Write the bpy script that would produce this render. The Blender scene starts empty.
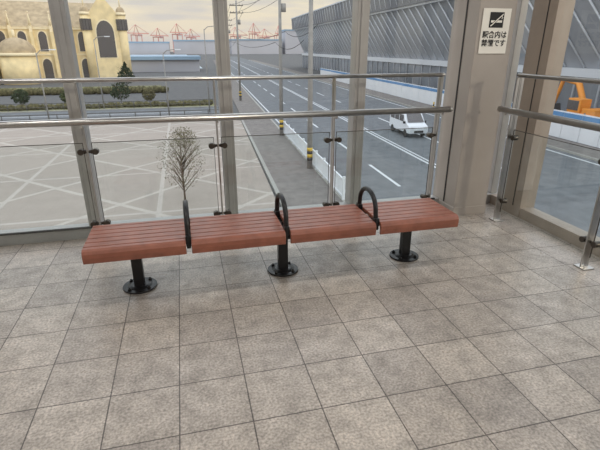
import bpy, bmesh, math, random
from mathutils import Vector, Matrix
random.seed(7)
S=bpy.context.scene
S.view_settings.view_transform='Standard'
COL=S.collection
GZ=-5.5   # street level, walkway floor is z=0

# ---------------------------------------------------------------- materials
def lin(c):
    return tuple(((v/255)/12.92 if v/255<=.04045 else ((v/255+.055)/1.055)**2.4) for v in c)+(1,)
def mat(name,rgb,rough=.6,metal=0,spec=.5,noise=0,scale=20,bump=0,emit=0):
    m=bpy.data.materials.new(name); m.use_nodes=True
    nt=m.node_tree; b=nt.nodes['Principled BSDF']
    b.inputs['Base Color'].default_value=lin(rgb)
    b.inputs['Roughness'].default_value=rough; b.inputs['Metallic'].default_value=metal
    b.inputs['Specular IOR Level'].default_value=spec
    tc=nt.nodes.new('ShaderNodeTexCoord'); n=nt.nodes.new('ShaderNodeTexNoise')
    n.inputs['Scale'].default_value=scale; n.inputs['Detail'].default_value=4
    nt.links.new(tc.outputs['Object'],n.inputs['Vector'])
    if noise>0:
        mx=nt.nodes.new('ShaderNodeMix'); mx.data_type='RGBA'
        a=lin([max(0,v*(1-noise)) for v in rgb]); c=lin([min(255,v*(1+noise)) for v in rgb])
        mx.inputs[6].default_value=a; mx.inputs[7].default_value=c
        r=nt.nodes.new('ShaderNodeMapRange'); r.inputs[1].default_value=.3; r.inputs[2].default_value=.7
        nt.links.new(n.outputs['Fac'],r.inputs[0]); nt.links.new(r.outputs[0],mx.inputs[0])
        nt.links.new(mx.outputs[2],b.inputs['Base Color'])
    if bump>0:
        bp=nt.nodes.new('ShaderNodeBump'); bp.inputs['Strength'].default_value=bump; bp.inputs['Distance'].default_value=.01
        nt.links.new(n.outputs['Fac'],bp.inputs['Height']); nt.links.new(bp.outputs[0],b.inputs['Normal'])
    if emit: 
        b.inputs['Emission Color'].default_value=lin(rgb); b.inputs['Emission Strength'].default_value=emit
    return m
def glassmat(name,tint=(.93,.96,.96)):
    """thin pane: transparent plus Schlick-weighted mirror, same from both sides"""
    m=bpy.data.materials.new(name); m.use_nodes=True; nt=m.node_tree
    nt.nodes.clear(); o=nt.nodes.new('ShaderNodeOutputMaterial')
    t=nt.nodes.new('ShaderNodeBsdfTransparent'); t.inputs[0].default_value=tint+(1,)
    g=nt.nodes.new('ShaderNodeBsdfGlossy'); g.inputs['Roughness'].default_value=.02
    g.inputs[0].default_value=(.9,.92,.92,1)
    f=nt.nodes.new('ShaderNodeLayerWeight'); f.inputs['Blend'].default_value=.5
    p=nt.nodes.new('ShaderNodeMath'); p.operation='POWER'; p.inputs[1].default_value=5
    a=nt.nodes.new('ShaderNodeMath'); a.operation='MULTIPLY_ADD'; a.inputs[1].default_value=.9; a.inputs[2].default_value=.07
    nt.links.new(f.outputs['Facing'],p.inputs[0]); nt.links.new(p.outputs[0],a.inputs[0])
    x=nt.nodes.new('ShaderNodeMixShader')
    nt.links.new(a.outputs[0],x.inputs[0]); nt.links.new(t.outputs[0],x.inputs[1]); nt.links.new(g.outputs[0],x.inputs[2])
    nt.links.new(x.outputs[0],o.inputs[0]); return m

def tile_floor_mat():
    m=bpy.data.materials.new('floor_tiles'); m.use_nodes=True; nt=m.node_tree; N=nt.nodes; L=nt.links
    b=N['Principled BSDF']; tc=N.new('ShaderNodeTexCoord')
    mp=N.new('ShaderNodeMapping'); mp.inputs['Location'].default_value=(.148+.33*30,-.28+.33*30,0)
    L.new(tc.outputs['Object'],mp.inputs['Vector'])
    br=N.new('ShaderNodeTexBrick'); br.offset=0; br.squash=1
    br.inputs['Scale'].default_value=1; br.inputs['Brick Width'].default_value=.33; br.inputs['Row Height'].default_value=.33
    br.inputs['Mortar Size'].default_value=.0034; br.inputs['Mortar Smooth'].default_value=.15
    br.inputs['Color1'].default_value=lin((178,168,157)); br.inputs['Color2'].default_value=lin((158,149,140)); br.inputs['Mortar'].default_value=lin((94,86,80))
    L.new(mp.outputs[0],br.inputs['Vector'])
    n1=N.new('ShaderNodeTexNoise'); n1.inputs['Scale'].default_value=9; n1.inputs['Detail'].default_value=6; n1.inputs['Roughness'].default_value=.65
    n2=N.new('ShaderNodeTexNoise'); n2.inputs['Scale'].default_value=80; n2.inputs['Detail'].default_value=3
    n3=N.new('ShaderNodeTexNoise'); n3.inputs['Scale'].default_value=1.6; n3.inputs['Detail'].default_value=3
    for n in(n1,n2,n3): L.new(tc.outputs['Object'],n.inputs['Vector'])
    def rng(src,a,c,lo=.3,hi=.7):
        r=N.new('ShaderNodeMapRange'); r.inputs[1].default_value=lo;r.inputs[2].default_value=hi;r.inputs[3].default_value=a;r.inputs[4].default_value=c
        L.new(src,r.inputs[0]); return r.outputs[0]
    def mul(a,c):
        k=N.new('ShaderNodeMath');k.operation='MULTIPLY';L.new(a,k.inputs[0]);L.new(c,k.inputs[1]);return k.outputs[0]
    v=mul(mul(rng(n1.outputs['Fac'],.70,1.22),rng(n2.outputs['Fac'],.62,1.34)),rng(n3.outputs['Fac'],.93,1.07))
    vm=N.new('ShaderNodeVectorMath'); vm.operation='SCALE'
    L.new(br.outputs['Color'],vm.inputs[0]); L.new(v,vm.inputs['Scale']); L.new(vm.outputs[0],b.inputs['Base Color'])
    L.new(rng(n1.outputs['Fac'],.44,.23),b.inputs['Roughness'])
    inv=N.new('ShaderNodeMath'); inv.operation='SUBTRACT'; inv.inputs[0].default_value=1; L.new(br.outputs['Fac'],inv.inputs[1])
    ad=N.new('ShaderNodeMath'); ad.operation='MULTIPLY_ADD'; L.new(n2.outputs['Fac'],ad.inputs[0]); ad.inputs[1].default_value=.3; L.new(inv.outputs[0],ad.inputs[2])
    bp=N.new('ShaderNodeBump'); bp.inputs['Strength'].default_value=.4; bp.inputs['Distance'].default_value=.003
    L.new(ad.outputs[0],bp.inputs['Height']); L.new(bp.outputs[0],b.inputs['Normal'])
    return m

def plaza_mat():
    m=bpy.data.materials.new('plaza_paving'); m.use_nodes=True; nt=m.node_tree; N=nt.nodes; L=nt.links
    b=N['Principled BSDF']; b.inputs['Roughness'].default_value=.85
    tc=N.new('ShaderNodeTexCoord')
    def brick(rot,w,mort,c1,c2,mc):
        mp=N.new('ShaderNodeMapping'); mp.inputs['Rotation'].default_value=(0,0,math.radians(rot)); mp.inputs['Location'].default_value=(200,200,0)
        L.new(tc.outputs['Object'],mp.inputs[0])
        br=N.new('ShaderNodeTexBrick'); br.offset=0; br.inputs['Scale'].default_value=1
        br.inputs['Brick Width'].default_value=w; br.inputs['Row Height'].default_value=w; br.inputs['Mortar Size'].default_value=mort
        br.inputs['Color1'].default_value=lin(c1);br.inputs['Color2'].default_value=lin(c2);br.inputs['Mortar'].default_value=lin(mc)
        L.new(mp.outputs[0],br.inputs[0]); return br
    A=brick(45,5.2,.14,(160,149,139),(150,140,130),(176,168,158))
    B=brick(0,7.35,.12,(255,255,255),(255,255,255),(0,0,0))
    n=N.new('ShaderNodeTexNoise'); n.inputs['Scale'].default_value=1.2; n.inputs['Detail'].default_value=8; L.new(tc.outputs['Object'],n.inputs[0])
    mx=N.new('ShaderNodeMix'); mx.data_type='RGBA'; L.new(B.outputs['Fac'],mx.inputs[0]); L.new(A.outputs['Color'],mx.inputs[6]); mx.inputs[7].default_value=lin((174,166,157))
    r=N.new('ShaderNodeMapRange'); r.inputs[3].default_value=.86; r.inputs[4].default_value=1.12; L.new(n.outputs['Fac'],r.inputs[0])
    vm=N.new('ShaderNodeVectorMath'); vm.operation='SCALE'; L.new(mx.outputs[2],vm.inputs[0]); L.new(r.outputs[0],vm.inputs['Scale'])
    L.new(vm.outputs[0],b.inputs['Base Color']); return m

M=dict(
 floor=tile_floor_mat(), plaza=plaza_mat(),
 alu=mat('mullion_aluminium',(162,160,157),.4,.3,.5,.03,6),
 mullb=mat('mullion_bronze',(156,143,130),.45,.1,.5,.03,6),
 column=mat('column_panel',(160,152,144),.5,0,.4,.03,3),
 steel=mat('stainless_steel',(185,183,180),.28,.95,.5,.03,15),
 steeld=mat('clamp_steel',(80,74,68),.35,.8),
 black=mat('black_cast_iron',(30,29,30),.35,.3,.5,.1,40,.1),
 seat=mat('redbrown_slats',(138,85,68),.36,0,.5,.08,14,.05),
 ceil=mat('ceiling_white',(215,215,212),.8),
 wall=mat('wall_panel',(170,166,160),.7,0,.4,.03,2),
 dark=mat('dark_rubber',(45,44,44),.7),
 glass=glassmat('window_glass'), rglass=glassmat('railing_glass',(.90,.935,.93)),
 lamp=mat('luminaire_diffuser',(255,250,240),.5,emit=3),
 asphalt=mat('asphalt',(106,109,112),.9,0,.3,.08,1.3),
 asphalt2=mat('asphalt_dark',(92,92,92),.9,0,.3,.08,1.3),
 walk=mat('sidewalk_paving',(120,115,111),.9,0,.3,.08,2),
 kerb=mat('kerb_concrete',(158,156,150),.9),
 white=mat('road_paint_white',(205,208,210),.8),
 wpaint=mat('white_paint',(222,226,230),.5),
 headl=mat('headlamp_glass',(235,238,240),.15),
 grail=mat('dark_fence_paint',(84,82,78),.5),
 yel=mat('hazard_yellow',(210,176,70),.6),
 grass=mat('dry_grass',(120,118,84),1,0,.2,.2,.5),
 leaf=mat('leaf_green',(76,84,56),.9,0,.1,.25,1.5),
 leafd=mat('leaf_dark',(54,64,46),.9,0,.1,.25,1.5),
 leafr=mat('leaf_autumn',(92,88,64),.95,0,.05,.3,3),
 bark=mat('bark',(96,84,72),.9,0,.3,.15,8),
 stone=mat('chapel_stone',(234,214,168),.85,0,.3,.07,.6),
 stone2=mat('chapel_trim',(242,226,190),.8),
 roof=mat('chapel_roof',(176,158,130),.8,0,.3,.1,1),
 win=mat('dark_window',(92,88,88),.25,0,.6),
 arena=mat('arena_grey_cladding',(156,160,166),.5,.1,.5,.05,.3),
 arenad=mat('arena_dark_roof',(104,108,115),.5,.1),
 arenag=mat('arena_glazing',(128,134,142),.25,.2,.6,.1,.2),
 fin=mat('arena_white_fin',(205,210,216),.5),
 blue=mat('hoarding_blue',(88,138,186),.6),
 orange=mat('orange_machine_paint',(230,150,60),.5),
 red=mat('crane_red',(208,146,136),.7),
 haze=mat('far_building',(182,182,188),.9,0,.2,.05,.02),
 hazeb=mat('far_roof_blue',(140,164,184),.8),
 water=mat('harbour_water',(150,172,188),.3),
 concrete=mat('pole_concrete',(150,148,144),.8,0,.3,.05,4),
 wire=mat('cable_black',(60,60,62),.7),
 paper=mat('sign_paper',(226,222,212),.7), ink=mat('sign_ink',(24,24,26),.7),
)
# ---------------------------------------------------------------- mesh builder
class MB:
    def __init__(s,mats): s.bm=bmesh.new(); s.mats=mats
    def _fin(s,vs,mi,smooth=False):
        fs=set(f for v in vs for f in v.link_faces)
        for f in fs: f.material_index=mi; f.smooth=smooth
    def box(s,c,d,mi=0,rot=None):
        r=bmesh.ops.create_cube(s.bm,size=1); vs=r['verts']
        mt=Matrix.Translation(c)@(rot.to_4x4() if rot else Matrix())@Matrix.Diagonal((d[0],d[1],d[2],1))
        bmesh.ops.transform(s.bm,matrix=mt,verts=vs); s._fin(vs,mi); return vs
    def bb(s,a,b,mi=0):
        return s.box([(a[i]+b[i])/2 for i in range(3)],[abs(b[i]-a[i]) for i in range(3)],mi)
    def cyl(s,p,q,r,mi=0,seg=16,r2=None):
        p=Vector(p);q=Vector(q);d=q-p
        k=bmesh.ops.create_cone(s.bm,cap_ends=True,segments=seg,radius1=r,radius2=r if r2 is None else r2,depth=d.length)
        vs=k['verts']; mt=Matrix.Translation((p+q)/2)@d.to_track_quat('Z','Y').to_matrix().to_4x4()
        bmesh.ops.transform(s.bm,matrix=mt,verts=vs); s._fin(vs,mi,True)
        for v in vs:
            for f in v.link_faces:
                if len(f.verts)>4: f.smooth=False
        return vs
    def ball(s,c,r,mi=0,sub=2,sc=(1,1,1)):
        k=bmesh.ops.create_icosphere(s.bm,subdivisions=sub,radius=r); vs=k['verts']
        bmesh.ops.transform(s.bm,matrix=Matrix.Translation(c)@Matrix.Diagonal((sc[0],sc[1],sc[2],1)),verts=vs); s._fin(vs,mi,True); return vs
    def tube(s,pts,r,mi=0,seg=12,closed=False):
        pts=[Vector(p) for p in pts]; n=len(pts); rings=[]
        up=None
        for i,p in enumerate(pts):
            a=pts[i-1] if (i>0 or closed) else p; b=pts[(i+1)%n] if (i<n-1 or closed) else p
            t=(b-a).normalized()
            if up is None: up=Vector((0,0,1)) if abs(t.z)<.9 else Vector((1,0,0))
            x=t.cross(up)
            if x.length<1e-4: x=t.cross(Vector((1,0,0)))
            x.normalize(); y=x.cross(t).normalized(); up=y
            rr=r[i] if isinstance(r,(list,tuple)) else r
            rings.append([s.bm.verts.new(p+x*math.cos(2*math.pi*k/seg)*rr+y*math.sin(2*math.pi*k/seg)*rr) for k in range(seg)])
        m=n if closed else n-1
        for i in range(m):
            A=rings[i];B=rings[(i+1)%n]
            for k in range(seg):
                f=s.bm.faces.new((A[k],A[(k+1)%seg],B[(k+1)%seg],B[k])); f.material_index=mi; f.smooth=True
        if not closed:
            for R in(rings[0],rings[-1]):
                f=s.bm.faces.new(R); f.material_index=mi
    def prism(s,prof,axis,a,b,mi=0,smooth=False):
        def P(p,t): return {'X':(t,p[0],p[1]),'Y':(p[0],t,p[1]),'Z':(p[0],p[1],t)}[axis]
        A=[s.bm.verts.new(P(p,a)) for p in prof];B=[s.bm.verts.new(P(p,b)) for p in prof];n=len(prof)
        for i in range(n):
            f=s.bm.faces.new((A[i],A[(i+1)%n],B[(i+1)%n],B[i])); f.material_index=mi; f.smooth=smooth
        f=s.bm.faces.new(A);f.material_index=mi; f=s.bm.faces.new(B);f.material_index=mi
        return A+B
    def face(s,pts,mi=0):
        f=s.bm.faces.new([s.bm.verts.new(p) for p in pts]); f.material_index=mi; return f
    def done(s,name,parent=None,bevel=0,seg=2,flat=False,loc=(0,0,0),rz=0):
        bmesh.ops.recalc_face_normals(s.bm,faces=s.bm.faces[:])
        me=bpy.data.meshes.new(name); s.bm.to_mesh(me); s.bm.free()
        for m in s.mats: me.materials.append(M[m])
        o=bpy.data.objects.new(name,me); COL.objects.link(o); o.location=loc; o.rotation_euler[2]=rz
        if parent: o.parent=parent
        if bevel:
            b=o.modifiers.new('bevel','BEVEL'); b.width=bevel; b.segments=seg; b.limit_method='ANGLE'; b.angle_limit=math.radians(40)
        return o
def empty(name,loc=(0,0,0),rz=0):
    e=bpy.data.objects.new(name,None); e.empty_display_size=.2; COL.objects.link(e); e.location=loc; e.rotation_euler[2]=rz; return e

# ---------------------------------------------------------------- room shell
WY=4.15; WX=3.25
b=MB(['floor']); b.bb((-6,-3,-.1),(WX+.1,WY+.1,0)); b.done('floor')
b=MB(['ceil']); b.bb((-6,-3,3.0),(WX+.1,WY+.1,3.1)); b.done('ceiling')
b=MB(['wall']); b.bb((-6,-3.1,0),(WX+.1,-3,3.0)); b.done('wall_back')

def mull(b,x,y,w,d,z0,z1,mi=0): b.bb((x-w/2,y-d/2,z0),(x+w/2,y+d/2,z1),mi)
xs=[-5.65,-4.45,-3.25,-2.05,-.86,.36,1.60,2.60]
b=MB(['alu','dark'])
for x in xs[:-1]:
    mull(b,x,WY,.11,.15,.1,3.0); mull(b,x,WY-.079,.05,.008,.1,3.0,0)
b.bb((-6,WY-.07,0),(WX+.07,WY+.07,.10)); b.bb((-6,WY-.085,.10),(2.5,WY-.06,.115),1)
b.bb((-6,WY-.07,2.88),(WX+.07,WY+.07,3.0))
b.bb((WX-.04,WY-.04,.1),(WX+.04,WY+.04,2.9))
b.done('wall_north',bevel=.004)
for i in range(len(xs)-1):
    b=MB(['glass']); x0=xs[i]+.055; x1=xs[i+1]-.055
    b.face([(x0,WY,.1),(x1,WY,.1),(x1,WY,2.88),(x0,WY,2.88)]); b.done('window_%d'%(i+1))
b=MB(['glass']); b.face([(2.95,WY,.1),(WX-.06,WY,.1),(WX-.06,WY,2.88),(2.95,WY,2.88)]); b.done('window_8')
# corner column
b=MB(['column','alu','dark'])
b.bb((2.56,3.80,0),(2.93,4.22,3.0)); b.bb((2.555,3.795,0),(2.935,4.22,.09),0)
b.bb((2.553,3.98,.1),(2.56,4.0,3.0),2)
b.done('corner_column',bevel=.006)
# right glazed wall: one broad pillar near the corner then regular mullions
ys=[-2.7,-1.4,-.1,1.2,2.4]
b=MB(['mullb','dark'])
for y in ys: mull(b,WX,y,.13,.10,.1,3.0)
b.bb((WX-.07,3.60,0),(WX+.10,3.90,3.0)); b.bb((WX-.074,3.70,.1),(WX-.07,3.712,3.0),1)
b.bb((WX-.06,-3,0),(WX+.08,4.08,.10)); b.bb((WX-.06,-3,2.88),(WX+.08,4.08,3.0)); b.done('wall_east',bevel=.004)
yy=ys+[3.60]
for i in range(len(yy)-1):
    a=yy[i]+.05; c=yy[i+1]-(.05 if i<len(yy)-2 else 0)
    b=MB(['glass']); b.face([(WX,a,.1),(WX,c,.1),(WX,c,2.88),(WX,a,2.88)]); b.done('window_%d'%(i+20))
b=MB(['glass']); b.face([(WX,3.90,.1),(WX,4.11,.1),(WX,4.11,2.88),(WX,3.90,2.88)]); b.done('window_25')
# ceiling luminaires with real lamps
for lx,ly in((-2.6,.4),(.6,.4),(-1.0,-1.8),(1.9,-1.6),(-1.0,2.6),(1.8,2.6)):
    e=empty('ceiling_luminaire',(lx,ly,3.0))
    b=MB(['alu','lamp']); b.bb((-.65,-.12,-.05),(.65,.12,-.005),0); b.bb((-.62,-.09,-.056),(.62,.09,-.05),1); b.done('housing',e)
    ld=bpy.data.lights.new('tube_light','AREA'); ld.shape='RECTANGLE'; ld.size=1.2; ld.size_y=.16; ld.energy=16; ld.color=(1,.97,.94)
    lo=bpy.data.objects.new('tube_light',ld); COL.objects.link(lo); lo.parent=e; lo.location=(0,0,-.06)

# ---------------------------------------------------------------- railings
def railing(rz,loc,posts,x0,x1,tube0,tube1):
    """local X runs along rail, local -Y is the room side"""
    e=empty('glass_railing',loc,rz)
    b=MB(['steel','steeld'])
    for p in posts:
        for dy in(-.02,.02): b.bb((p-.006,dy-.017,.0),(p+.006,dy+.017,1.36),0)
        b.bb((p-.006,-.012,0),(p+.006,.012,1.36),0)
        b.bb((p-.05,-.05,0),(p+.05,.05,.012),0)
        b.bb((p-.008,-.10,1.03),(p+.008,0,1.05),0)
        b.cyl((p,-.09,1.03),(p,-.09,1.06),.012,0)
    b.done('posts',e,bevel=.002)
    b=MB(['steel']); b.tube([(x0,0,1.372),(x1,0,1.372)],.017); b.ball((x1,0,1.372),.019); b.done('top_rail',e)
    b=MB(['steel']); b.tube([(tube0,-.09,1.075),(tube1,-.09,1.075)],.027,seg=20)
    b.ball((tube1,-.09,1.075),.0275); b.ball((tube0,-.09,1.075),.0275); b.done('handrail_tube',e)
    b=MB(['steel','steeld'])
    for p in posts:
        for z in(.83,.22):
            for sx in(-1,1):
                if p+sx*.08<x0 or p+sx*.08>x1+.02: continue
                b.cyl((p+sx*.006,-.0,z),(p+sx*.035,-.0,z),.012,1,12)
                b.cyl((p+sx*.055,-.026,z),(p+sx*.055,.026,z),.024,1,20)
                b.box((p+sx*.04,0,z),(.04,.03,.03),1)
    b.done('glass_clamps',e,bevel=.002)
    b=MB(['rglass'])
    for i in range(len(posts)-1):
        b.face([(posts[i]+.03,0,.1),(posts[i+1]-.03,0,.1),(posts[i+1]-.03,0,.9),(posts[i]+.03,0,.9)])
    b.done('glass_panels',e)
    b=MB(['steeld'])
    for i in range(len(posts)-1):
        b.bb((posts[i]+.03,-.004,.897),(posts[i+1]-.03,.004,.902))
        b.bb((posts[i]+.03,-.004,.1),(posts[i]+.034,.004,.9)); b.bb((posts[i+1]-.034,-.004,.1),(posts[i+1]-.03,.004,.9))
    b.done('glass_edges',e)
railing(0,(0,3.85,0),[-4.85,-3.83,-2.81,-1.79,-.77,.25,1.27,2.29],-5.6,2.31,-5.6,2.36)
railing(math.radians(-90),(2.92,3.62,0),[.03,1.10,2.17,3.24,4.3],0,5,-.06,5)

# ---------------------------------------------------------------- bench
bench=empty('slatted_bench',(.625,3.05,0))
seatp=.676; halfs=seatp*2
yf,yb=-.235,.255; zt=.412
for i in range(4):
    x0=-halfs+i*seatp+.018; x1=-halfs+(i+1)*seatp-.018
    b=MB(['seat'])
    nose=[(yf+.064,zt),(yf+.03,zt-.001),(yf+.012,zt-.010),(yf+.002,zt-.028),(yf,zt-.055),(yf+.006,zt-.093),(yf+.026,zt-.097),(yf+.028,zt-.045),(yf+.034,zt-.032),(yf+.064,zt-.028)]
    b.prism(nose,'X',x0,x1,0)
    n=5; a=yf+.071; c=yb-.063; w=(c-a)/n
    for k in range(n):
        b.bb((x0,a+k*w,zt-.028),(x1,a+(k+1)*w-.007,zt),0)
    back=[(-p[0]+yf+yb,p[1]) for p in nose]
    b.prism(back,'X',x0,x1,0)
    b.done('seat_%d'%(i+1),bench,bevel=.0035,seg=2)
b=MB(['black'])
b.bb((-halfs+.03,-.03,.325),(halfs-.03,.03,.378)); b.bb((-halfs+.03,-.15,.355),(halfs-.03,-.12,.384)); b.bb((-halfs+.03,.12,.355),(halfs-.03,.15,.384))
for i in range(4):
    for f in(.12,.88):
        x=-halfs+(i+f)*seatp
        b.bb((x-.02,-.19,.345),(x+.02,.20,.384))
b.done('frame',bench,bevel=.004)
for k,x in enumerate((-1.045,0.005,1.025)):
    b=MB(['black'])
    b.bb((x-.036,-.028,.02),(x+.036,.028,.33))
    b.bb((x-.05,-.14,.315),(x+.05,.14,.345))
    b.cyl((x,0,0),(x,0,.014),.118,0,40); b.cyl((x,0,.014),(x,0,.026),.085,0,32,.06)
    for q in range(4):
        a=math.radians(45+90*q); px,py=x+.092*math.cos(a),.092*math.sin(a)
        b.cyl((px,py,.012),(px,py,.026),.014,0,6); b.ball((px,py,.028),.009,0,1)
    b.done('leg_%d'%(k+1),bench,bevel=.003)
for k,x in enumerate((-seatp,0,seatp)):
    b=MB(['black'])
    pts=[(x,-.175,.35),(x,-.168,.43)]+[(x,-.0+.158*math.cos(math.pi*(1-t/24)),.475+.125*math.sin(math.pi*(1-t/24))) for t in range(25)]+[(x,.165,.43),(x,.17,.35)]
    b.tube(pts,.0175,0,14)
    b.bb((x-.014,-.20,.345),(x+.014,.20,.378)); b.box((x,-.172,.405),(.034,.06,.06)); b.box((x,.165,.405),(.034,.06,.06))
    b.done('armrest_%d'%(k+1),bench,bevel=.004)

# ---------------------------------------------------------------- no-smoking sign on column
sg=empty('no_smoking_sign',(2.735,3.797,1.735))
b=MB(['paper']); b.bb((-.14,-.006,-.185),(.14,0,.185)); b.done('board',sg,bevel=.002)
b=MB(['ink','paper'])
b.bb((-.07,-.008,.03),(.07,-.006,.155),0)
b.box((0,-.009,.08),(.11,.002,.018),1); 
b.box((-.0,-.0105,.09),(.018,.002,.15),0,Matrix.Rotation(math.radians(50),3,'Y'))
b.box((-.0,-.0125,.09),(.009,.002,.15),1,Matrix.Rotation(math.radians(50),3,'Y'))
b.tube([(.048,-.009,.10),(.056,-.009,.115),(.045,-.009,.125),(.054,-.009,.14)],.004,1,6)
b.done('pictogram',sg)
tx=bpy.data.curves.new('lettering','FONT'); tx.body='駅舎内は\n禁煙です'; tx.size=.062; tx.align_x='CENTER'; tx.extrude=.0008; tx.space_line=1.1; tx.offset=.0012
to=bpy.data.objects.new('lettering',tx); COL.objects.link(to); to.parent=sg; to.location=(0,-.0075,-.05); to.rotation_euler=(math.pi/2,0,0); tx.materials.append(M['ink'])

# ================================================================ OUTSIDE
RD=math.radians(-3.2)   # road direction: rotation about z of local frame
RO=(6.2,0,GZ)           # local x=0 : fence line (left kerb of carriageway)
b=MB(['asphalt2']); b.bb((-400,-60,GZ-.6),(500,1000,GZ-.02)); b.done('ground')
b=MB(['asphalt']); b.bb((0,-40,-.02),(19,420,.0)); b.done('road',loc=RO,rz=RD)
b=MB(['white'])
for off in(3.7,11.6):
    y=2
    while y<300: b.bb((off-.09,y,0),(off+.09,y+5,.012)); y+=10
for off in(.5,7.6,18.3):
    b.bb((off-.08,-30,0),(off+.08,300,.012))
b.bb((7.9,-30,0),(8.02,300,.012))
b.done('road_markings',loc=RO,rz=RD)
b=MB(['walk','kerb']); b.bb((-3.0,-40,0),(-.2,300,.1),0); b.bb((-.2,-40,0),(0,300,.14),1); b.bb((-3.2,-40,0),(-3.0,51,.12),1)
b.bb((19.15,-40,0),(22,300,.1),0); b.bb((19,-40,0),(19.15,300,.14),1)
b.done('sidewalk',loc=RO,rz=RD)
b=MB(['plaza']); b.prism([(-60,-10),(2.2,-10),(5.6,47.5),(3.0,50),(-60,50)],'Z',GZ-.01,GZ+.06); b.done('plaza')
b=MB(['asphalt','kerb','white']); b.bb((-90,52,GZ),(4.2,60,GZ+.03)); b.bb((-90,51.6,GZ),(4,52,GZ+.14),1); b.bb((-90,60,GZ),(4.2,60.3,GZ+.14),1)
b.bb((-90,55.9,GZ+.03),(2,56.05,GZ+.04),2); b.done('side_street')
b=MB(['grass']); b.bb((-90,60.3,GZ),(4,66,GZ+.1)); b.bb((-90,84,GZ),(-4,98,GZ+.1)); b.done('garden_lawn')
b=MB(['water']); b.bb((-400,180,GZ-.01),(8,190,GZ+.02)); b.bb((-400,190,GZ-.01),(8,560,GZ+.02)); b.done('harbour_water')

# roadside fence
fe=empty('road_fence',(RO[0],RO[1],GZ+.1),RD)
b=MB(['wpaint'])
y=20.0
while y<40:
    b.box((-.1,y,.6),(.12,.12,1.2))
    k=y+.2
    while k<y+1.95: b.box((-.1,k,.55),(.04,.09,.85)); k+=.2
    b.bb((-.14,y,.95),(-.06,y+2,1.07)); b.bb((-.14,y,.12),(-.06,y+2,.22))
    y+=2
b.done('fence_bars',fe)
def lowfence(y,h,step):
    b=MB(['grail'])
    x=-60
    while x<3:
        b.cyl((x,y,GZ),(x,y,GZ+h),.05,0,8); b.cyl((x,y,GZ+h-.05),(x+step,y,GZ+h-.05),.04,0,6); b.cyl((x,y,GZ+h*.5),(x+step,y,GZ+h*.5),.03,0,6); x+=step
    b.done('low_fence')
lowfence(50.8,.9,2.5); lowfence(60.6,1.0,2.0)
# striped bollards on the far kerb
for y in(30,44,49):
    b=MB(['yel','wire'])
    for k in range(5): b.cyl((0,0,.2*k),(0,0,.2*k+.2),.09,k%2,14)
    b.ball((0,0,1.0),.09,0,2); b.done('striped_bollard',loc=(RO[0]+19.6+math.sin(-RD)*y,y,GZ+.1))

# trees
def tree(name,x,y,h,r,leafmi,n,ls,crown=.6,kind='round',nb=10):
    e=empty(name,(x,y,GZ)); rnd=random.Random(int(abs(x)*13+y*7))
    b=MB(['bark'])
    b.cyl((0,0,0),(0,0,h*.8),h*.011+.01,0,8,.012)
    for k in range(nb):
        a=rnd.uniform(0,6.28); z=h*(1-crown)+rnd.random()*h*crown*.6; rr=r*rnd.uniform(.5,.95)
        m=Vector((math.cos(a)*rr*.5,math.sin(a)*rr*.5,z+h*.08)); q=Vector((math.cos(a)*rr,math.sin(a)*rr,z+h*.22))
        b.tube([(0,0,z-h*.05),m,q],[h*.005+.005,h*.003+.004,.004],0,5)
        for s in(-1,1):
            q2=m+Vector((math.cos(a+s*.9)*rr*.5,math.sin(a+s*.9)*rr*.5,h*.12)); b.tube([m,q2],[h*.002+.003,.003],0,4)
    b.done('trunk_and_branches',e)
    b=MB([leafmi]); c0=h*(1-crown/2)
    for k in range(n):
        while True:
            v=Vector((rnd.uniform(-1,1),rnd.uniform(-1,1),rnd.uniform(-1,1)))
            if v.length<1 and (v.length>.45 or rnd.random()<.4): break
        if kind=='cone': s=(1-v.z)/2+.08; v=Vector((v.x*s*1.2,v.y*s*1.2,v.z))
        p=Vector((v.x*r,v.y*r,c0+v.z*h*crown/2))
        u=Vector((rnd.gauss(0,1),rnd.gauss(0,1),rnd.gauss(0,1))).normalized(); w=u.orthogonal().normalized()
        b.face([p-u*ls,p-w*ls*.6,p+u*ls,p+w*ls*.6])
    b.done('foliage',e); return e
for (x,y,h,r,n) in((-.35,21.9,3.7,1.15,1100),(-.2,33.5,1.9,.9,600)):
    tree('young_tree',x,y,h,r,'leafr',n,.034 if y<25 else .05,.82,nb=30)
for x,h in((-52,4.5),(-46,3.5),(-36,4),(-31,3),(-26,3.8),(-20,2.4),(-14.5,2.2),(-8,3.0),(-3.5,2.0)):
    tree('garden_tree',x+random.uniform(-1,1),64.5+random.uniform(-1,1),h,h*.42,random.choice(['leaf','leafd','leafr','leafr']),420,.15,.75)
for x,y,h in((-52,96,5),(-44,93,5),(-33,95,4.5),(-10,94,4.6)):
    tree('conifer',x,y,h,1.9,'leafd',400,.26,.85,'cone')
b=MB(['leafr'])
rnd=random.Random(3)
for k in range(260):
    x=-60+k*.245; b.ball((x,62+rnd.uniform(-.2,.2),GZ+.35+rnd.uniform(-.1,.1)),.4+rnd.uniform(-.1,.12),0,1)
for k in range(120):
    x=-42+k*.33; b.ball((x,83+rnd.uniform(-.3,.3),GZ+.5),.55+rnd.uniform(-.1,.2),0,1)
b.done('hedge')

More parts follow.
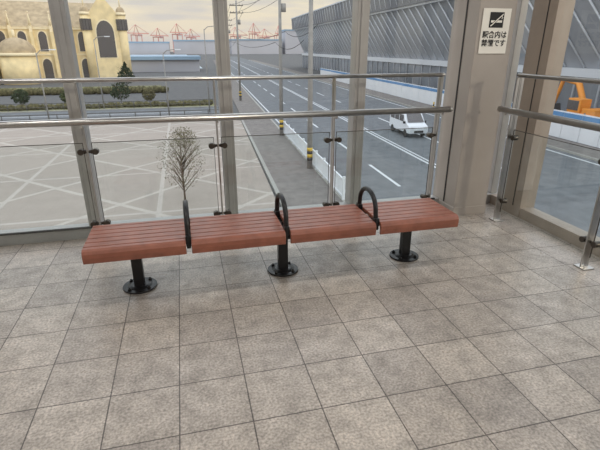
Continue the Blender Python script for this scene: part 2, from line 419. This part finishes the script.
# chapel
ch=empty('wedding_chapel',(-40.5,115,GZ),math.radians(8)); ch.scale=(1.06,1.06,1.2)
b=MB(['stone','stone2','win','roof'])
def arch(b,x,y,z,w,h,mi=2,tr=1,dy=-1):
    pts=[(x-w/2,z),(x+w/2,z)]+[(x+w/2*math.cos(t*math.pi/10),z+h-w/2+w*.62*math.sin(t*math.pi/10)) for t in range(11)]
    b.prism(pts,'Y',y,y-.12,mi)
    fr=[(x-w/2-.25,z-.2),(x+w/2+.25,z-.2)]+[(x+(w/2+.25)*math.cos(t*math.pi/10),z+h-w/2+(w*.62+.25)*math.sin(t*math.pi/10)) for t in range(11)]
    b.prism(fr,'Y',y,y-.06,tr)
def pinn(b,x,y,z,w,h):
    b.bb((x-w/2,y-w/2,z-3),(x+w/2,y+w/2,z+.4),1); b.cyl((x,y,z+.4),(x,y,z+h),w*.6,1,4,.03); b.ball((x,y,z+h),.16,1,1)
def turret(b,x,y,r,h):
    b.cyl((x,y,0),(x,y,h),r,0,16); b.cyl((x,y,h),(x,y,h+.5),r*1.15,1,16)
    for k in range(6):
        a=math.radians(200+28*k); b.box((x+r*math.cos(a),y+r*math.sin(a),h-1.6),(.5,.5,1.9),2,Matrix.Rotation(a,3,'Z'))
    b.ball((x,y,h+.5),r,3,3,(1,1,1.15)); b.cyl((x,y,h+.5+r),(x,y,h+2.6+r),.14,1,6)
b.bb((2,0,0),(24,14,9.2),0); b.bb((1.8,-.25,9.0),(24.2,.1,9.5),1); b.bb((1.8,-.15,4.6),(24.2,0,4.9),1)
b.prism([(-.3,9.4),(14.3,9.4),(7,14.0)],'X',2,24,3)
for k in range(6):
    x=4+k*3.7; arch(b,x,0,5.3,1.5,3.2); arch(b,x,0,.6,1.7,3.2)
    b.bb((x+1.55,-.7,0),(x+2.15,0,8.6),0); pinn(b,x+1.85,-.35,9.2,.55,2.6)
b.prism([(20,0),(27,0),(27,11),(23.5,15),(20,11)],'Y',-1.5,6,0); arch(b,23.5,-1.5,4.2,3.4,6); 
for x in(20,27): turret(b,x,-1.2,.9,11.5)
b.bb((-16,-2,0),(2,14,14),0); b.bb((-16.3,-2.3,13.6),(2.3,-1.9,14.3),1); b.bb((-16.3,-2.2,7),(2.3,-2,7.4),1)
for x in(-10,-4): b.bb((x-.5,-2.8,0),(x+.5,-2,13.4),0); pinn(b,x,-2.3,14.2,.9,5)
for x in(-16,2): turret(b,x,-2,1.7,15)
for x in(-13,-7,-1): arch(b,x,-2,8,2.6,4.8); arch(b,x,-2,1,2.6,4.6)
b.prism([(-16,14),(2,14),(-7,20)],'Y',0,13,3)
b.cyl((7,-5,0),(7,-5,4.6),3.4,0,24); b.cyl((7,-5,4.6),(7,-5,5.1),3.7,1,24); b.ball((7,-5,5.1),3.3,3,3,(1,1,.75)); b.cyl((7,-5,7.4),(7,-5,8.8),.25,1,8)
b.bb((-12,-7,0),(3,-2,4.2),0); b.bb((-12.2,-7.2,4.1),(3.2,-2,4.6),1)
for k in range(4): arch(b,-10+k*3.4,-7,.5,1.8,3)
o=b.done('chapel_building',ch)

# arena building along the right of the road (local frame of the road)
ar=empty('arena_building',(RO[0],RO[1],GZ),RD)
b=MB(['arena','arenad','arenag','fin'])
ax=30; y0,y1=12,182
b.bb((ax,y0,0),(ax+60,y1,4.5),2)
y=y0
while y<y1: b.bb((ax-.15,y,0),(ax+.1,y+.25,4.5),0); y+=3.2
b.bb((ax-.3,y0,4.4),(ax+60,y1,5.2),3)
b.prism([(ax+.5,5.2),(ax-3.2,13.5),(ax+60,13.5),(ax+60,5.2)],'Y',y0,y1,0)
b.prism([(ax-3.9,13.5),(ax-4.2,17.2),(ax+4,18.2),(ax+60,18.2),(ax+60,13.5)],'Y',y0-1,y1+1,1)
y=y0
while y<y1-5:
    b.tube([(ax+.35,y,5.3),(ax-3.45,y+4.6,13.4)],.1,3,6)
    b.tube([(ax-4.1,y,13.8),(ax-4.35,y+1.5,17.1)],.05,3,6); y+=2.6
b.bb((ax-3.6,y0,13.2),(ax-3.2,y1,13.6),3); b.bb((ax-4.4,y0-1,17.1),(ax-3.9,y1+1,17.4),3)
b.done('arena_shell',ar)

# construction hoarding
b=MB(['wpaint','blue','steel'])
y=5
while y<120:
    b.bb((22.6,y,0),(22.68,y+1.95,2.2),0); b.bb((22.58,y,1.75),(22.6,y+1.95,2.1),1); b.bb((22.68,y-.05,0),(22.76,y+.05,2.3),2); y+=2
b.done('construction_hoarding',loc=RO,rz=RD)
x,y,w,d,h=25,19,2.5,6,2.6
b=MB(['wpaint','blue','win']); b.bb((x,y,0),(x+w,y+d,h),0); b.bb((x-.08,y-.08,h),(x+w+.08,y+d+.08,h+.15),1); b.bb((x-.03,y+1,1),(x,y+2.2,1.8),2); b.bb((x-.03,y+3.2,0.1),(x,y+4.1,1.9),2); b.done('site_hut',loc=RO,rz=RD)
# excavator parked behind the hoarding, arm parallel to the road
ex=empty('excavator',(33.4,31.8,GZ),math.radians(-6))
b=MB(['orange','wire','win'])
for sx in(-1,1):
    pr=[(-1.9+.35*math.cos(t),.4+.38*math.sin(t)) for t in [math.pi/2+k*math.pi/8 for k in range(9)]]+[(1.9+.35*math.cos(t),.4+.38*math.sin(t)) for t in [-math.pi/2+k*math.pi/8 for k in range(9)]]
    b.prism(pr,'X',sx*1.3-.28,sx*1.3+.28,1)
b.cyl((0,0,.7),(0,0,1.0),.8,1,20); b.bb((-1.3,-2.0,1.0),(1.3,1.3,2.0),0); b.bb((-1.25,-1.9,2.0),(1.25,-.4,2.4),0)
b.bb((-1.3,-.2,2.0),(-.3,1.3,3.1),0); b.bb((-1.33,0,2.15),(-.27,1.33,2.95),2)
b.tube([(.4,1.0,1.7),(.4,2.6,4.2),(.4,4.6,4.4)],[.26,.28,.18],0,8); b.tube([(.4,4.6,4.5),(.4,5.3,2.2)],[.2,.13],0,8)
b.prism([(5.0,2.2),(5.7,2.1),(5.8,1.3),(5.2,1.0),(4.8,1.6)],'X',0,.85,1)
b.done('excavator_body',ex,bevel=.03)

# utility poles and wires
def upole(lx,y,h,arms=True):
    e=empty('utility_pole',(RO[0]+lx+math.sin(-RD)*y,y,GZ+.1),RD)
    b=MB(['concrete','steeld','wire','yel']); b.cyl((0,0,0),(0,0,h),.17,0,14,.10)
    for k in range(4): b.cyl((0,0,.5+.2*k),(0,0,.7+.2*k),.175,3 if k%2 else 2,14)
    if arms:
        for z in(h-.6,h-1.5): b.box((0,0,z),(1.8,.09,.09),1); 
        for z in(h-.6,h-1.5):
            for x in(-.8,-.4,.4,.8): b.cyl((x,0,z),(x,0,z+.22),.04,0,8)
        b.cyl((.3,0,h-2.9),(.3,0,h-2.3),.18,0,14)
    b.done('pole',e); return e
P=[(-.4,26.5,12.5),(-.4,38,12.5),(-2.0,66,12.8),(-2.0,95,12.5),(-2.0,130,12.5)]
for p in P: upole(*p)
def wp(p,dx,z): return Vector((RO[0]+p[0]+math.sin(-RD)*p[1]+dx,p[1],GZ+z))
b=MB(['wire'])
for i in range(len(P)-1):
    for dx,dz in((-.8,.4),(.8,.4),(-.8,1.3),(.8,1.3),(.4,4.2),(-.4,5.0)):
        A=wp(P[i],dx,P[i][2]-dz);B=wp(P[i+1],dx,P[i+1][2]-dz)
        b.tube([A.lerp(B,t/8)-Vector((0,0,.5*4*(t/8)*(1-t/8))) for t in range(9)],.02,0,4)
b.done('overhead_wires')
for x,y,h in((2.9,55,9.0),(-9.5,60.8,8),(-29,60.8,8),(-13.4,51.3,6.6),(-1.6,51.3,6.6)):
    b=MB(['concrete','wpaint']); b.cyl((0,0,0),(0,0,h),.08,0,10,.05); b.tube([(0,0,h-.1),(.4,0,h+.25),(1.3,0,h+.35)],.04,0,8); b.box((1.5,0,h+.33),(.6,.22,.1),1)
    b.done('street_lamp',loc=(x,y,GZ))

# van
def van(x,y,rz):
    e=empty('white_van',(x,y,GZ+.014),rz)   # front faces local -Y
    b=MB(['wpaint'])
    prof=[(-2.2,.35),(-2.25,.75),(-2.1,1.0),(-1.55,1.18),(-.85,1.85),(-.5,1.95),(2.0,1.95),(2.2,1.8),(2.25,.9),(2.22,.35)]
    b.prism(prof,'X',-.85,.85,0); b.done('body',e,bevel=.09,seg=3)
    b=MB(['win','dark','headl','red'])
    b.face([(-.72,-1.56,1.2),(.72,-1.56,1.2),(.64,-.90,1.84),(-.64,-.90,1.84)],0)
    for f in b.bm.faces: bmesh.ops.translate(b.bm,verts=f.verts[:],vec=(0,-.03,.035))
    for sx in(-1,1):
        for a,c in((-.95,-.05),(.05,.95),(1.05,1.95)): 
            b.bb((sx*.852,a,1.22),(sx*.862,c,1.75),0)
        b.box((sx*.62,-2.24,.85),(.32,.06,.16),2); b.box((sx*.62,2.25,1.0),(.16,.04,.5),3)
        for wy in(-1.4,1.45):
            b.cyl((sx*.68,wy,.32),(sx*.87,wy,.32),.32,1,20)
        b.box((sx*.95,-1.3,1.2),(.16,.1,.18),1)
    b.bb((-.4,-2.27,.45),(.4,-2.24,.62),1); b.bb((-.7,2.25,1.2),(.7,2.265,1.75),0)
    b.done('windows_wheels_lights',e)
van(19.0,36.6,RD)

# harbour skyline
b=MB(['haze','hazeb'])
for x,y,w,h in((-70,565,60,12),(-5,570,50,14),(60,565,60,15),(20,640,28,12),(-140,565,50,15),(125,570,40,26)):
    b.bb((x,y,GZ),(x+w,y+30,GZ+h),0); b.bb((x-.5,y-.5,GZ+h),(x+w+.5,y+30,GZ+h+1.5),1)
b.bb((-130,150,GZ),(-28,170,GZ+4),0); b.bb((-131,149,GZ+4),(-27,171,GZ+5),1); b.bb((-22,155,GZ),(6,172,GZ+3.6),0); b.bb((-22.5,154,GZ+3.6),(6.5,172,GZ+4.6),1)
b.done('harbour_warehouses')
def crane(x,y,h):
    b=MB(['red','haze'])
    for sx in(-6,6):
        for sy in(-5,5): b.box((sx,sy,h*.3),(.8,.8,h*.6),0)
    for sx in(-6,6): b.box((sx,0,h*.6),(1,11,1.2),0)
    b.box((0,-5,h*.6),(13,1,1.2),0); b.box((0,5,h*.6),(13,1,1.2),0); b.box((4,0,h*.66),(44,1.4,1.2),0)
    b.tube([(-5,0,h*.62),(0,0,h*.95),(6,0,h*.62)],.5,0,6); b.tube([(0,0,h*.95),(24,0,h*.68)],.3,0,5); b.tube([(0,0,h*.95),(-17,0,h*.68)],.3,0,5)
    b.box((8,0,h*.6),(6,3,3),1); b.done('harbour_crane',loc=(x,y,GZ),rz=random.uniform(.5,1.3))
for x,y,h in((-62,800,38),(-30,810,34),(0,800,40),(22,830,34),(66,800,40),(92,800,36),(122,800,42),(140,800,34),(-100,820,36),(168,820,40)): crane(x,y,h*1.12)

# ---------------------------------------------------------------- world
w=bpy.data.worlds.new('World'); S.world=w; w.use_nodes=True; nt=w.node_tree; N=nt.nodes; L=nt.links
bg=N['Background']; tc=N.new('ShaderNodeTexCoord'); sep=N.new('ShaderNodeSeparateXYZ'); L.new(tc.outputs['Generated'],sep.inputs[0])
cr=N.new('ShaderNodeValToRGB'); L.new(sep.outputs['Z'],cr.inputs[0]); e=cr.color_ramp
e.elements[0].position=0; e.elements[0].color=lin((222,208,198)); e.elements[1].position=1; e.elements[1].color=lin((206,213,224))
for p,c in((.03,(240,224,202)),(.09,(248,234,208)),(.2,(230,228,226)),(.45,(217,221,227))):
    k=e.elements.new(p); k.color=lin(c)
mp=N.new('ShaderNodeMapping'); mp.inputs['Scale'].default_value=(5,5,38); L.new(tc.outputs['Generated'],mp.inputs[0])
nz=N.new('ShaderNodeTexNoise'); nz.inputs['Scale'].default_value=1.3; nz.inputs['Detail'].default_value=6; L.new(mp.outputs[0],nz.inputs[0])
r=N.new('ShaderNodeMapRange'); r.inputs[1].default_value=.45; r.inputs[2].default_value=.68; r.inputs[4].default_value=.6; L.new(nz.outputs['Fac'],r.inputs[0])
mx=N.new('ShaderNodeMix'); mx.data_type='RGBA'; L.new(r.outputs[0],mx.inputs[0]); L.new(cr.outputs[0],mx.inputs[6]); mx.inputs[7].default_value=lin((202,199,204))
L.new(mx.outputs[2],bg.inputs['Color'])
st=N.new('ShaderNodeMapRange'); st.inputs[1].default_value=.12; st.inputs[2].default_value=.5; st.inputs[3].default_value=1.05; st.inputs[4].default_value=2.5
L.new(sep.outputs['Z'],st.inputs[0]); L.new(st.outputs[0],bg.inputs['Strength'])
sun=bpy.data.lights.new('low_sun','SUN'); sun.energy=.9; sun.angle=math.radians(4); sun.color=(1,.86,.68)
so=bpy.data.objects.new('low_sun',sun); COL.objects.link(so); so.rotation_euler=(math.radians(76),0,math.radians(52))

# ---------------------------------------------------------------- camera
cam=bpy.data.cameras.new('camera'); cam.sensor_width=36; cam.lens=27; cam.clip_end=3000; cam.clip_start=.05
co=bpy.data.objects.new('camera',cam); COL.objects.link(co); co.location=(0,0,1.6)
co.rotation_euler=(math.radians(90-21.5),0,math.radians(-14.1)); S.camera=co
